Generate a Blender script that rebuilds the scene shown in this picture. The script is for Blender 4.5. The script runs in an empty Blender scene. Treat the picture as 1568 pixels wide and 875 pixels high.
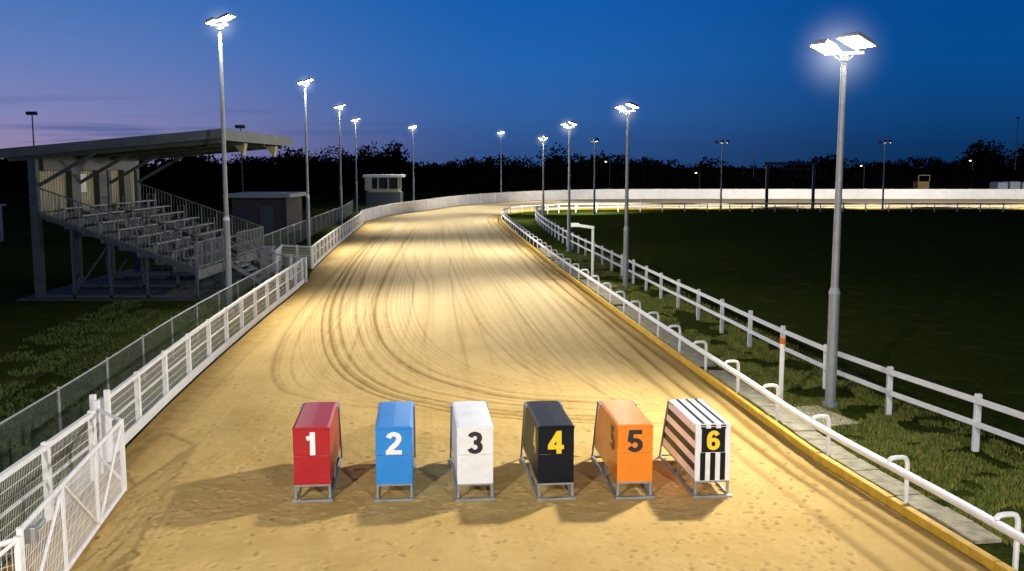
import bpy, math, random, bmesh
import numpy as np
from mathutils import Vector, Matrix
random.seed(7); rng=np.random.default_rng(7)
scene=bpy.context.scene
scene.view_settings.view_transform='Standard'; scene.view_settings.look='None'; scene.view_settings.exposure=0
COL=scene.collection

# ------------------------------------------------------------ materials
def nt(m):
    m.use_nodes=True; t=m.node_tree; t.nodes.clear(); return t,t.nodes,t.links
def mat(name,c,rough=.6,metal=0.,var=.12,scale=6.,bump=.0,bscale=40.,dirt=None,emit=0,dirt_amt=.5):
    m=bpy.data.materials.new(name); t,N,L=nt(m)
    o=N.new('ShaderNodeOutputMaterial'); p=N.new('ShaderNodeBsdfPrincipled'); L.new(p.outputs[0],o.inputs[0])
    p.inputs['Roughness'].default_value=rough; p.inputs['Metallic'].default_value=metal
    tc=N.new('ShaderNodeTexCoord')
    n=N.new('ShaderNodeTexNoise'); n.inputs['Scale'].default_value=scale; n.inputs['Detail'].default_value=6
    L.new(tc.outputs['Object'],n.inputs['Vector'])
    r=N.new('ShaderNodeValToRGB'); L.new(n.outputs['Fac'],r.inputs[0])
    r.color_ramp.elements[0].position=.3; r.color_ramp.elements[1].position=.7
    r.color_ramp.elements[0].color=[max(0,x*(1-var)) for x in c]+[1]; r.color_ramp.elements[1].color=[min(1,x*(1+var)) for x in c]+[1]
    out=r.outputs[0]
    if dirt:
        n2=N.new('ShaderNodeTexNoise'); n2.inputs['Scale'].default_value=scale*2.3; n2.inputs['Detail'].default_value=9; n2.inputs['Roughness'].default_value=.7
        L.new(tc.outputs['Object'],n2.inputs['Vector'])
        mr=N.new('ShaderNodeMapRange'); mr.inputs[1].default_value=.5; mr.inputs[2].default_value=.75; mr.inputs[4].default_value=dirt_amt
        L.new(n2.outputs['Fac'],mr.inputs[0])
        mx=N.new('ShaderNodeMixRGB'); mx.inputs[2].default_value=list(dirt)+[1]
        L.new(mr.outputs[0],mx.inputs[0]); L.new(out,mx.inputs[1]); out=mx.outputs[0]
    L.new(out,p.inputs['Base Color'])
    if bump:
        n3=N.new('ShaderNodeTexNoise'); n3.inputs['Scale'].default_value=bscale; n3.inputs['Detail'].default_value=5
        L.new(tc.outputs['Object'],n3.inputs['Vector'])
        b=N.new('ShaderNodeBump'); b.inputs['Strength'].default_value=bump; b.inputs['Distance'].default_value=.02
        L.new(n3.outputs['Fac'],b.inputs['Height']); L.new(b.outputs[0],p.inputs['Normal'])
    if emit:
        p.inputs['Emission Color'].default_value=list(c)+[1]; p.inputs['Emission Strength'].default_value=emit
    return m
def meshmat(name,c,sp,w,diag=False,metal=0.,spv=None):
    m=bpy.data.materials.new(name); t,N,L=nt(m)
    o=N.new('ShaderNodeOutputMaterial'); p=N.new('ShaderNodeBsdfPrincipled'); p.inputs['Base Color'].default_value=list(c)+[1]
    p.inputs['Roughness'].default_value=.5; p.inputs['Metallic'].default_value=metal
    tr=N.new('ShaderNodeBsdfTransparent'); mix=N.new('ShaderNodeMixShader')
    uv=N.new('ShaderNodeUVMap'); s=N.new('ShaderNodeSeparateXYZ'); L.new(uv.outputs[0],s.inputs[0])
    def M(op,a,b=None):
        n=N.new('ShaderNodeMath'); n.operation=op
        for i,v in enumerate((a,b)):
            if v is None: continue
            if isinstance(v,(int,float)): n.inputs[i].default_value=v
            else: L.new(v,n.inputs[i])
        return n.outputs[0]
    a,b=s.outputs[0],s.outputs[1]
    if diag: a,b=M('ADD',s.outputs[0],s.outputs[1]),M('SUBTRACT',s.outputs[0],s.outputs[1])
    f1=M('LESS_THAN',M('FRACT',M('MULTIPLY',a,1/sp)),w/sp); f2=M('LESS_THAN',M('FRACT',M('MULTIPLY',b,1/(spv or sp))),w/(spv or sp))
    L.new(M('MAXIMUM',f1,f2),mix.inputs[0]); L.new(tr.outputs[0],mix.inputs[1]); L.new(p.outputs[0],mix.inputs[2]); L.new(mix.outputs[0],o.inputs[0])
    return m
WHITE=mat('white_paint',(.80,.80,.79),.5,var=.05,dirt=(.45,.40,.30),scale=3,dirt_amt=.35)
WALLW=mat('white_wall',(.82,.81,.78),.7,var=.06,dirt=(.56,.52,.43),scale=.6,dirt_amt=.4)
GALV=mat('galvanised_steel',(.33,.35,.35),.5,.55,var=.15,scale=8,dirt=(.25,.24,.22))
POLE=mat('pole_steel',(.30,.32,.33),.55,.4,var=.1,scale=5,dirt=(.2,.2,.19))
DARK=mat('dark_steel',(.05,.055,.06),.5,.3)
DGREEN=mat('dark_green_steel',(.07,.09,.09),.6,.2,var=.2)
ROOFM=mat('roof_sheet',(.11,.13,.13),.6,.2,var=.2,scale=2,dirt=(.06,.06,.05))
CLAD=mat('beige_cladding',(.42,.38,.25),.7,var=.15,scale=1.5,dirt=(.2,.18,.13))
BENCH=mat('bench_aluminium',(.20,.215,.20),.45,.3,var=.2,scale=3,dirt=(.1,.1,.09))
BLUEW=mat('blue_sheet',(.015,.04,.14),.6)
BRICK=mat('dark_brick',(.06,.05,.04),.85,var=.3,scale=12)
YEL=mat('yellow_board',(.70,.42,.03),.55,var=.16,scale=4,dirt=(.34,.23,.06),dirt_amt=.7)
CONC=mat('concrete_slab',(.32,.29,.20),.9,var=.3,scale=5,bump=.5,dirt=(.13,.125,.06),dirt_amt=.85)
LENS=mat('lamp_lens',(1.,.96,.85),.3,var=0,emit=45)
LENS_S=mat('small_lamp_lens',(1.,.9,.7),.3,var=0,emit=6)
ORANGE_C=mat('orange_cap',(.55,.13,.02),.5)
WMESH=meshmat('white_weldmesh',(.75,.75,.72),.05,.011,spv=.15)
CHAIN=meshmat('chainlink_wire',(.10,.13,.11),.055,.009,diag=True)
def glowmat():  # emissive volume imitating lamp glare; no mist is modelled
    m=bpy.data.materials.new('lamp_glow'); t,N,L=nt(m); o=N.new('ShaderNodeOutputMaterial'); e=N.new('ShaderNodeEmission'); L.new(e.outputs[0],o.inputs['Volume'])
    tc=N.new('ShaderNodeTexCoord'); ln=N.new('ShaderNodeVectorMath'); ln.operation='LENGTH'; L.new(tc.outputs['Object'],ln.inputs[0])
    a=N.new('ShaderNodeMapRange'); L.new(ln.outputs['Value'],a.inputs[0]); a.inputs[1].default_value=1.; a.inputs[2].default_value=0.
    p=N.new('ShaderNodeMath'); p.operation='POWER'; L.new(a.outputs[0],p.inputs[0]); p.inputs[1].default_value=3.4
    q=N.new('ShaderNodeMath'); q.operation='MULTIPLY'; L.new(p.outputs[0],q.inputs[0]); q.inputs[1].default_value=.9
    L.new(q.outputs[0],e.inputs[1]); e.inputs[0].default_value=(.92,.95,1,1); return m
HALO=glowmat()

# ------------------------------------------------------------ mesh builder
class B:
    def __init__(s): s.v=[]; s.f=[]; s.uv={}
    def add(s,vs,fs):
        k=len(s.v); s.v+= [tuple(v) for v in vs]; s.f+=[tuple(i+k for i in f) for f in fs]; return s
    def box(s,x0,x1,y0,y1,z0,z1):
        vs=[(x,y,z) for x in(x0,x1) for y in(y0,y1) for z in(z0,z1)]
        return s.add(vs,[(0,1,3,2),(4,6,7,5),(0,4,5,1),(2,3,7,6),(0,2,6,4),(1,5,7,3)])
    def beam(s,p0,p1,w,h):
        p0,p1=Vector(p0),Vector(p1); d=(p1-p0).normalized()
        up=Vector((0,0,1)) if abs(d.z)<.95 else Vector((0,1,0))
        a=d.cross(up).normalized(); b=a.cross(d).normalized()
        vs=[p+a*i*w/2+b*j*h/2 for p in(p0,p1) for i,j in((-1,-1),(1,-1),(1,1),(-1,1))]
        return s.add(vs,[(0,1,2,3),(7,6,5,4),(0,4,5,1),(1,5,6,2),(2,6,7,3),(3,7,4,0)])
    def tube(s,pts,r,n=8,r1=None):
        pts=[Vector(p) for p in pts]; m=len(pts); vs=[]
        a=None
        for i,p in enumerate(pts):
            d=(pts[min(i+1,m-1)]-pts[max(i-1,0)]).normalized()
            if a is None:
                up=Vector((0,0,1)) if abs(d.z)<.9 else Vector((1,0,0)); a=d.cross(up).normalized()
            else: a=(a-d*a.dot(d)).normalized()
            b=d.cross(a)
            rr=r if r1 is None else r+(r1-r)*i/(m-1)
            vs+=[p+(a*math.cos(2*math.pi*k/n)+b*math.sin(2*math.pi*k/n))*rr for k in range(n)]
        fs=[(i*n+k,i*n+(k+1)%n,(i+1)*n+(k+1)%n,(i+1)*n+k) for i in range(m-1) for k in range(n)]
        fs+=[tuple(range(n-1,-1,-1)),tuple(range((m-1)*n,m*n))]
        return s.add(vs,fs)
    def poly(s,vs): return s.add(vs,[tuple(range(len(vs)))])
    def prism(s,prof,x0,x1):   # profile in (y,z)
        n=len(prof); vs=[(x0,y,z) for y,z in prof]+[(x1,y,z) for y,z in prof]
        return s.add(vs,[tuple(range(n)),tuple(range(2*n-1,n-1,-1))]+[(i,i+n,(i+1)%n+n,(i+1)%n) for i in range(n)])
    def uvstrip(s,pts,z0,z1,zb=None):  # vertical curtain with metre UVs
        d=0
        for i in range(len(pts)-1):
            a,b=Vector(pts[i]),Vector(pts[i+1]); l=(b-a).length; k=len(s.f)
            s.add([(a.x,a.y,z0+a.z),(b.x,b.y,z0+b.z),(b.x,b.y,z1+b.z),(a.x,a.y,z1+a.z)],[(0,1,2,3)])
            s.uv[k]=[(d,z0),(d+l,z0),(d+l,z1),(d,z1)]; d+=l
        return s
    def obj(s,name,m,parent=None,smooth=False,bevel=0,loc=None,rotz=0):
        me=bpy.data.meshes.new(name); me.from_pydata(s.v,[],s.f)
        if s.uv:
            ul=me.uv_layers.new(name='UVMap')
            for pi,p in enumerate(me.polygons):
                if pi in s.uv:
                    for li,c in zip(p.loop_indices,s.uv[pi]): ul.data[li].uv=c
        me.materials.append(m)
        if not s.uv:
            bm=bmesh.new(); bm.from_mesh(me); bmesh.ops.recalc_face_normals(bm,faces=bm.faces); bm.to_mesh(me); bm.free()
        if smooth:
            for p in me.polygons: p.use_smooth=True
            if hasattr(me,'set_sharp_from_angle'): me.set_sharp_from_angle(angle=math.radians(40))
        o=bpy.data.objects.new(name,me); COL.objects.link(o)
        if bevel:
            bv=o.modifiers.new('bevel','BEVEL'); bv.width=bevel; bv.segments=2; bv.limit_method='ANGLE'
        if parent: o.parent=parent
        if loc: o.location=loc
        o.rotation_euler[2]=rotz
        return o
def empty(name,loc=(0,0,0),rotz=0):
    o=bpy.data.objects.new(name,None); COL.objects.link(o); o.location=loc; o.rotation_euler[2]=rotz; o.empty_display_size=.3; return o
def catmull(P,n=10):
    P=[np.array(p,float) for p in P]; P=[2*P[0]-P[1]]+P+[2*P[-1]-P[-2]]; out=[]
    for i in range(1,len(P)-2):
        a,b,c,d=P[i-1:i+3]
        for k in range(n):
            t=k/n; out.append(.5*((2*b)+(-a+c)*t+(2*a-5*b+4*c-d)*t*t+(-a+3*b-3*c+d)*t**3))
    out.append(P[-2]); return np.array(out)
def resample(C,sp):
    d=np.r_[0,np.cumsum(np.linalg.norm(np.diff(C,axis=0),axis=1))]; n=max(2,int(d[-1]/sp)+1)
    t=np.linspace(0,d[-1],n); return np.c_[np.interp(t,d,C[:,0]),np.interp(t,d,C[:,1])]
def offset(C,o):
    T=np.gradient(C,axis=0); T/=np.linalg.norm(T,axis=1)[:,None]; return C+np.c_[T[:,1],-T[:,0]]*o   # + = right of travel

# ------------------------------------------------------------ track outline (metres)
Lc=[(-5.6,2),(-5.95,8),(-6.45,12),(-6.88,16.8),(-7.25,20.2),(-7.71,25.3),(-8.18,31.6),(-8.92,42.0),(-9.72,47.7),(-11.13,63.1),(-12.83,84.4),(-13.4,90),(-12.44,101.5),(-10,112),(-7,125),(-2.2,136),(6.4,147),(22,152.5),(78,152),(175,150)]
Rc=[(6.9,2),(6.45,8),(5.93,12.0),(5.2,16.25),(4.82,20.2),(4.32,25.3),(3.75,31.4),(2.80,41.5),(2.25,47.5),(1.02,63.1),(-.5,83.8),(-.85,88.8),(-1.0,96),(-.55,103),(1.2,109.0),(4,112.5),(8,114.8),(24,115.6),(78,115.4),(175,114)]
LC=catmull(Lc,24); RC=catmull(Rc,24)

# ------------------------------------------------------------ ground
def grid_noise(nx,ny,seed):
    return np.random.default_rng(seed).random((ny,nx))
def vnoise(x,y,seed,per=256):
    g=grid_noise(per,per,seed); xi=np.floor(x).astype(int); yi=np.floor(y).astype(int); fx=x-xi; fy=y-yi
    fx=fx*fx*(3-2*fx); fy=fy*fy*(3-2*fy)
    a=g[yi%per,xi%per]; b=g[yi%per,(xi+1)%per]; c=g[(yi+1)%per,xi%per]; d=g[(yi+1)%per,(xi+1)%per]
    return (a*(1-fx)+b*fx)*(1-fy)+(c*(1-fx)+d*fx)*fy
def grassmat():
    m=bpy.data.materials.new('grass_ground'); t,N,L=nt(m)
    o=N.new('ShaderNodeOutputMaterial'); p=N.new('ShaderNodeBsdfPrincipled'); L.new(p.outputs[0],o.inputs[0]); p.inputs['Roughness'].default_value=1
    p.inputs['Specular IOR Level'].default_value=.0
    tc=N.new('ShaderNodeTexCoord')
    def noise(s,d=8,r=.6):
        n=N.new('ShaderNodeTexNoise'); n.inputs['Scale'].default_value=s; n.inputs['Detail'].default_value=d; n.inputs['Roughness'].default_value=r
        L.new(tc.outputs['Object'],n.inputs['Vector']); return n.outputs['Fac']
    r=N.new('ShaderNodeValToRGB'); L.new(noise(9,8,.75),r.inputs[0]); e=r.color_ramp.elements
    e[0].position=.33; e[0].color=(.012,.024,.005,1); e[1].position=.7; e[1].color=(.065,.085,.014,1)
    r2=N.new('ShaderNodeValToRGB'); L.new(noise(.9,6),r2.inputs[0]); e=r2.color_ramp.elements
    e[0].position=.54; e[0].color=(0,0,0,1); e[1].position=.74; e[1].color=(.7,.7,.7,1)
    mx=N.new('ShaderNodeMixRGB'); mx.inputs[2].default_value=(.10,.085,.03,1); L.new(r2.outputs[0],mx.inputs[0]); L.new(r.outputs[0],mx.inputs[1])
    L.new(mx.outputs[0],p.inputs['Base Color'])
    b=N.new('ShaderNodeBump'); b.inputs['Strength'].default_value=.9; b.inputs['Distance'].default_value=.06; L.new(noise(30,6,.8),b.inputs['Height']); L.new(b.outputs[0],p.inputs['Normal'])
    return m
GRASS=grassmat()
B().poly([(-1500,-300,0),(1500,-300,0),(1500,3000,0),(-1500,3000,0)]).obj('ground',GRASS)

def sandmat():
    m=bpy.data.materials.new('sand'); t,N,L=nt(m)
    o=N.new('ShaderNodeOutputMaterial'); p=N.new('ShaderNodeBsdfPrincipled'); L.new(p.outputs[0],o.inputs[0]); p.inputs['Roughness'].default_value=.95
    p.inputs['Specular IOR Level'].default_value=.05
    tc=N.new('ShaderNodeTexCoord')
    def noise(s,d=8,r=.6,vec=None):
        n=N.new('ShaderNodeTexNoise'); n.inputs['Scale'].default_value=s; n.inputs['Detail'].default_value=d; n.inputs['Roughness'].default_value=r
        L.new(vec or tc.outputs['Object'],n.inputs['Vector']); return n.outputs['Fac']
    def attr(a):
        n=N.new('ShaderNodeAttribute'); n.attribute_name=a; return n.outputs['Fac']
    def mix(f,a,b):
        n=N.new('ShaderNodeMixRGB')
        for i,v in enumerate((f,a,b)):
            if isinstance(v,tuple): n.inputs[i].default_value=v
            elif isinstance(v,float): n.inputs[i].default_value=v
            else: L.new(v,n.inputs[i])
        return n.outputs[0]
    def rng_(v,a,b,c=0.,d=1.):
        n=N.new('ShaderNodeMapRange'); L.new(v,n.inputs[0])
        for i,x in enumerate((a,b,c,d)): n.inputs[i+1].default_value=x
        return n.outputs[0]
    base=mix(rng_(noise(.7,9,.65),.35,.7),(.72,.50,.195,1),(.60,.395,.13,1))
    base=mix(attr('dry'),base,(.78,.62,.345,1))
    base=mix(rng_(noise(5,9,.8),.48,.75,0,.30),base,(.44,.285,.09,1))
    base=mix(rng_(noise(22,8,.8),.5,.75,0,.35),base,(.40,.25,.075,1))
    base=mix(attr('dark_tone'),base,(.26,.165,.05,1))  # grooves, pits, wheel lines and edges mixed towards dark brown
    L.new(base,p.inputs['Base Color'])
    ad=N.new('ShaderNodeMath'); ad.operation='ADD'; L.new(noise(45,8,.8),ad.inputs[0]); L.new(rng_(noise(9,4,.6),0,1,0,.9),ad.inputs[1])
    b=N.new('ShaderNodeBump'); b.inputs['Strength'].default_value=.6; b.inputs['Distance'].default_value=.028; L.new(ad.outputs[0],b.inputs['Height']); L.new(b.outputs[0],p.inputs['Normal'])
    return m
def build_track():
    mid=(LC+RC)/2; d=np.r_[0,np.cumsum(np.linalg.norm(np.diff(mid,axis=0),axis=1))]
    rows=[0.]
    while rows[-1]<d[-1]:
        y=rows[-1]+2
        rows.append(rows[-1]+(.3 if y<10.5 else .028 if y<21 else .05 if y<32 else .10 if y<60 else .35 if y<130 else 1.2))
    rows=np.clip(np.array(rows),0,d[-1])
    Lp=np.c_[np.interp(rows,d,LC[:,0]),np.interp(rows,d,LC[:,1])]; Rp=np.c_[np.interp(rows,d,RC[:,0]),np.interp(rows,d,RC[:,1])]
    W=440; s=np.linspace(0,1,W)
    X=Lp[:,None,0]*(1-s)+Rp[:,None,0]*s; Y=Lp[:,None,1]*(1-s)+Rp[:,None,1]*s
    wid=np.linalg.norm(Rp-Lp,axis=1)[:,None]; S=s[None]*wid; T=np.repeat(rows[:,None],W,1)
    H=np.zeros_like(X); dark_tone=np.zeros_like(X)
    H+=(vnoise(X*1.1,Y*1.1,1)-.5)*.02+(vnoise(X*4,Y*4,2)-.5)*.010
    near=np.clip((24-Y)/6,0,1)
    H+=near*((vnoise(X*8,Y*8,3)-.5)*.013+(vnoise(X*15,Y*15,4)-.5)*.008)
    sl=S+.15*(vnoise(T*.08,T*0,5)-.5)
    st=(vnoise(sl*6,T*.03,6)-.5)+.7*(vnoise(sl*14,T*.05,7)-.5)
    H+=st*.009*(1-near*.5); dark_tone+=np.clip(st,0,1)*.27*(1-near*.5)
    for k,(fr,w,am) in enumerate([(.12,.04,.4),(.16,.05,.5),(.20,.03,.35),(.24,.04,.4),(.30,.04,.5),(.36,.035,.4),(.42,.05,.4),(.47,.035,.4),(.51,.03,.35),(.55,.055,.6),(.58,.035,.45),(.63,.04,.4),(.67,.03,.35),(.70,.05,.5),(.75,.035,.45),(.80,.05,.45),(.86,.04,.4),(.91,.035,.35)]):
        dd=(s[None]-fr-.05*(vnoise(T*.03,T*0+k,20+k)-.5)*2)*wid
        ww=w*(1+Y/110)
        g=np.exp(-(dd/ww)**2)*np.clip(vnoise(T*.05,T*0,30+k)*1.5-.15,0,1)*np.clip((Y-21)/8,.22,1)*np.clip((110-Y)/50,.15,1)
        dark_tone+=g*am*.7; H-=g*.012
    e=wid-S
    for c,w,am in((.40,.10,1.0),(.78,.07,.9),(1.3,.09,.5)):
        g=np.exp(-((e-c-.05*np.sin(T*.35+c*9))/w)**2)*(.6+.6*vnoise(T*.8,e*3,int(c*100))); dark_tone+=g*am; H-=g*.025  # wheel lines beside the board, dug in and darkened in the colour
    dark_tone+=np.exp(-(e/.22)**2)*.8; dark_tone+=np.clip(1-e/1.6,0,1)*.2
    dark_tone+=np.clip(1-S/(.55+.7*vnoise(T*.35,T*0,41)),0,1)*.95*(.6+.5*vnoise(X*5,Y*5,42)); dark_tone+=np.clip(1-S/2.4,0,1)*.25
    fine=lambda a,b,stp,am:[(c+random.uniform(-.03,.03),.024,am*random.uniform(.6,1.2)) for c in np.arange(a,b,stp)]
    arcs=[([(1.9,19.0),(-.6,19.5),(-3.0,19.9),(-4.4,20.7),(-5.39,22),(-6.3,25.7),(-7.3,33.3),(-8.4,45.7),(-9.4,62),(-9.9,80)],[(0,.06,.6),(.14,.03,.4),(.45,.035,.35)]),
          ([(4.6,18.6),(1.52,18.9),(-1.12,19.8),(-3.37,22.1),(-5.1,27.4),(-6.9,38),(-8.6,55),(-9.9,75),(-9.6,92)],[(-.25,.04,.75),(0,.06,1.),(.3,.04,.85),(.85,.045,.6)]+fine(-.9,1.5,.11,.42)),
          ([(3.6,20.1),(1.63,20.4),(-.49,21.2),(-2.71,24.4),(-4.4,31.2),(-5.7,43.0),(-7.2,65.9),(-8.5,90)],[(0,.07,1.),(.38,.035,.6)]+fine(-.3,1.4,.15,.42)),
          ([(1.9,22.2),(.7,22.9),(-.5,28),(-1.5,34.9),(-3.28,52.1),(-5.5,75.9)],[(0,.045,.6),(.24,.03,.4),(.5,.025,.35),(-.35,.025,.35),(.75,.025,.3)]),
          ([(4.2,19.4),(2.6,19.9),(1.9,21.6),(1.2,25),(.5,31),(-.6,42),(-2.4,60)],[(0,.045,.6),(.2,.03,.35),(.45,.025,.35),(.7,.025,.3)]),
          ([(3.4,21.6),(2.6,26),(1.9,33),(.8,45),(-.8,60)],[(0,.04,.5),(.3,.025,.35),(-.3,.025,.35)])]
    for ai,(A,prof) in enumerate(arcs):
        C=catmull(A,10); best=np.full(X.shape,9e9,np.float32); sg=np.zeros(X.shape,np.float32); al=np.zeros(X.shape,np.float32)
        sel=np.where((Y[:,0]>C[:,1].min()-3)&(Y[:,0]<C[:,1].max()+3))[0]; r0,r1=sel[0],sel[-1]+1
        x=X[r0:r1].astype(np.float32); y=Y[r0:r1].astype(np.float32); bb=best[r0:r1]; ss=sg[r0:r1]; aa=al[r0:r1]; L0=0
        for i in range(len(C)-1):
            ax,ay=C[i]; dx,dy=C[i+1]-C[i]; l2=dx*dx+dy*dy; l=math.sqrt(l2)
            ylo,yhi=min(ay,ay+dy)-2,max(ay,ay+dy)+2
            q=np.where((y[:,180]>ylo-1.5)&(y[:,180]<yhi+1.5))[0]
            if len(q)==0: L0+=l; continue
            a,b=q[0],q[-1]+1
            px=x[a:b]-ax; py=y[a:b]-ay; t=np.clip((px*dx+py*dy)/l2,0,1)
            dist=np.hypot(px-t*dx,py-t*dy); m=dist<bb[a:b]
            bb[a:b][m]=dist[m]; ss[a:b][m]=np.sign(px*dy-py*dx)[m]; aa[a:b][m]=(L0+t*l)[m]; L0+=l
        sd=bb*ss; fade=np.clip(aa/2.5,0,1)*np.clip((L0-aa)/25,0,1)
        brk=np.clip(.5+.7*vnoise(aa*.3,aa*0,60+ai),0,1); gr=(.7+.5*vnoise(x*7,y*7,70+ai))*fade*brk
        for c,w,am in prof:
            wv=w*(1+.3*(y/40)); g=np.exp(-((sd-c)/wv)**2)*gr
            H[r0:r1]-=g*.032*am; dark_tone[r0:r1]+=g*am*.78
            if w>.03: H[r0:r1]+=np.exp(-((sd-c-wv*1.9)/(wv*.8))**2)*fade*brk*.015*am
    gx0,gy0,gs=-8.,9.,.02; hm=np.zeros((800,800)); 
    def pit(px,py,r,dep,asp=1.,an=0.):
        i=int((px-gx0)/gs); j=int((py-gy0)/gs); R=int(r*2.2*max(asp,1)/gs)+1
        if i-R<0 or j-R<0 or i+R>=800 or j+R>=800: return
        jj,ii=np.mgrid[-R:R+1,-R:R+1]*gs; a=ii*math.cos(an)+jj*math.sin(an); b=-ii*math.sin(an)+jj*math.cos(an)
        q=np.hypot(a/asp,b)/r
        hm[j-R:j+R+1,i-R:i+R+1]+=-dep*np.exp(-q**2*1.6)+dep*.35*np.exp(-((q-1.35)/.35)**2)
    for _ in range(1700):
        py=rng.uniform(11,18.5); px=rng.uniform(-6,5.6)
        if rng.random()<np.clip((py-15)/3.5,0,.8): continue
        if vnoise(np.array([px*.8]),np.array([py*.8]),80)[0]<.35: continue
        pit(px,py,rng.uniform(.018,.045),rng.uniform(.010,.028),rng.uniform(1,1.9),rng.uniform(0,6.28))
    for _ in range(60):
        px,py=rng.uniform(-6,5),rng.uniform(10.5,19); an=rng.uniform(0,6.28)
        for k in range(rng.integers(6,16)):
            sd_=.09*(-1)**k; pit(px+sd_*math.sin(an),py-sd_*math.cos(an),.04,.028,2.,an); px+=.42*math.cos(an); py+=.42*math.sin(an); an+=rng.normal(0,.12)
    for tx0 in(-5.0,-4.55):
        yy=9.6
        while yy<14.2:
            for q in(-1,1): pit(tx0-.09*(yy-9.6)+q*.06,yy+q*.02,.022,.02,2.2,q*.6)
            yy+=.085
    fi=np.clip((X-gx0)/gs,0,798.9); fj=np.clip((Y-gy0)/gs,0,798.9); i=fi.astype(int); j=fj.astype(int); a=fi-i; b=fj-j
    pv=(hm[j,i]*(1-a)+hm[j,i+1]*a)*(1-b)+(hm[j+1,i]*(1-a)+hm[j+1,i+1]*a)*b
    pv*=(Y<24.9); H+=pv; dark_tone+=np.clip(-pv*24,0,.55)
    dry=np.clip((Y-19)/18,0,1)*(.6+.5*vnoise(sl*2.5,T*.04,50))*np.clip(S/3,0,1)*np.clip(e/1.5,0,1)
    dry+=np.clip(pv*20,0,.4)
    H=H+.035; H=np.maximum(H,.006); H[:,0]=.004; H[:,-1]=.004
    dark_tone=np.clip(dark_tone,0,.92)*np.clip(1.15-Y/200,0.3,1)
    n,w=X.shape; co=np.stack([X,Y,H],-1).reshape(-1,3).astype(np.float32)
    idx=np.arange(n*w).reshape(n,w); q=np.stack([idx[:-1,:-1],idx[:-1,1:],idx[1:,1:],idx[1:,:-1]],-1).reshape(-1,4)
    me=bpy.data.meshes.new('sand_track'); me.vertices.add(n*w); me.vertices.foreach_set('co',co.ravel())
    me.loops.add(q.size); me.loops.foreach_set('vertex_index',q.ravel().astype(np.int32)); me.polygons.add(len(q))
    me.polygons.foreach_set('loop_start',np.arange(0,q.size,4,dtype=np.int32))
    me.update(calc_edges=True); me.polygons.foreach_set('use_smooth',np.ones(len(q),bool))
    for nm,arr in(('dark_tone',dark_tone),('dry',np.clip(dry,0,1))):
        at=me.attributes.new(nm,'FLOAT','POINT'); at.data.foreach_set('value',arr.ravel().astype(np.float32))
    me.materials.append(sandmat()); o=bpy.data.objects.new('sand_track',me); COL.objects.link(o)
build_track()

# ------------------------------------------------------------ yellow board, running rail, slabs
rr=resample(RC,.8); rr=rr[(rr[:,0]<140)]
def ribbon(C,z0,z1,w,name,m,parent=None,bev=0):
    a=offset(C,-w/2); b=offset(C,w/2); n=len(C); vs=[]; z0=np.broadcast_to(z0,n); z1=np.broadcast_to(z1,n)
    for i in range(n): vs+=[(a[i,0],a[i,1],z0[i]),(b[i,0],b[i,1],z0[i]),(b[i,0],b[i,1],z1[i]),(a[i,0],a[i,1],z1[i])]
    fs=[(4*i+k,4*i+(k+1)%4,4*i+4+(k+1)%4,4*i+4+k) for i in range(n-1) for k in range(4)]+[(3,2,1,0),tuple(4*(n-1)+k for k in range(4))]
    return B().add(vs,fs).obj(name,m,parent,bevel=bev)
g=empty('track_kerb_board')
b1=B()
rs=resample(RC,2.4)
for i in range(len(rs)-1):
    if rs[i,0]>60: break
    p,q=rs[i],rs[i+1]; d=(q-p)/np.linalg.norm(q-p); p2=p+d*.012; q2=q-d*.012
    jz=random.uniform(-.006,.006)
    b1.beam((p2[0],p2[1],.085+jz),(q2[0],q2[1],.085+jz),.11,.17)
b1.obj('boards',YEL,g,bevel=.012)
g=empty('running_rail')
hz=.62
B().tube([(x,y,hz) for x,y in rr],.062,10).obj('rail',WHITE,g,smooth=True)
pb=B(); ps=resample(RC,2.42); po=offset(ps,.30)
for p,q in zip(ps,po):
    if p[0]>110: break
    f=lambda t,z:(p[0]+(q[0]-p[0])*t,p[1]+(q[1]-p[1])*t,z)
    pb.tube([f(1,0),f(1,.2),f(1,.6),f(.97,.67),f(.88,.715),f(.7,.73),f(.35,.73),f(.12,.72),f(.02,.69),f(0,.64)],.036,8)
pb.obj('gooseneck_posts',WHITE,g,smooth=True)
g=empty('paving_slabs'); sb=B(); sp=resample(RC,.62); so=offset(sp,.52)
for i in range(len(so)-1):
    if so[i,1]>60 or so[i,1]<5: continue
    if random.random()<.04: continue
    a,b=so[i],so[i+1]; d=(b-a)/np.linalg.norm(b-a); a2=a+d*.012+np.array([random.uniform(-.02,.02),0]); b2=b-d*.012
    z=.02+random.uniform(-.008,.008); sb.beam((a2[0],a2[1],z),(b2[0],b2[1],z+random.uniform(-.008,.008)),.44,.06)
sb.obj('slabs',CONC,g,bevel=.01)
pd=B().box(-.62,.62,-.75,.75,0,.05).obj('concrete_pad',CONC,loc=(5.98,19.15,0),rotz=.28,bevel=.012)
pd=B().box(-.5,.5,-.7,.7,0,.05).obj('concrete_pad',CONC,loc=(3.85,41.2,0),rotz=.1,bevel=.012)

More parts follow.
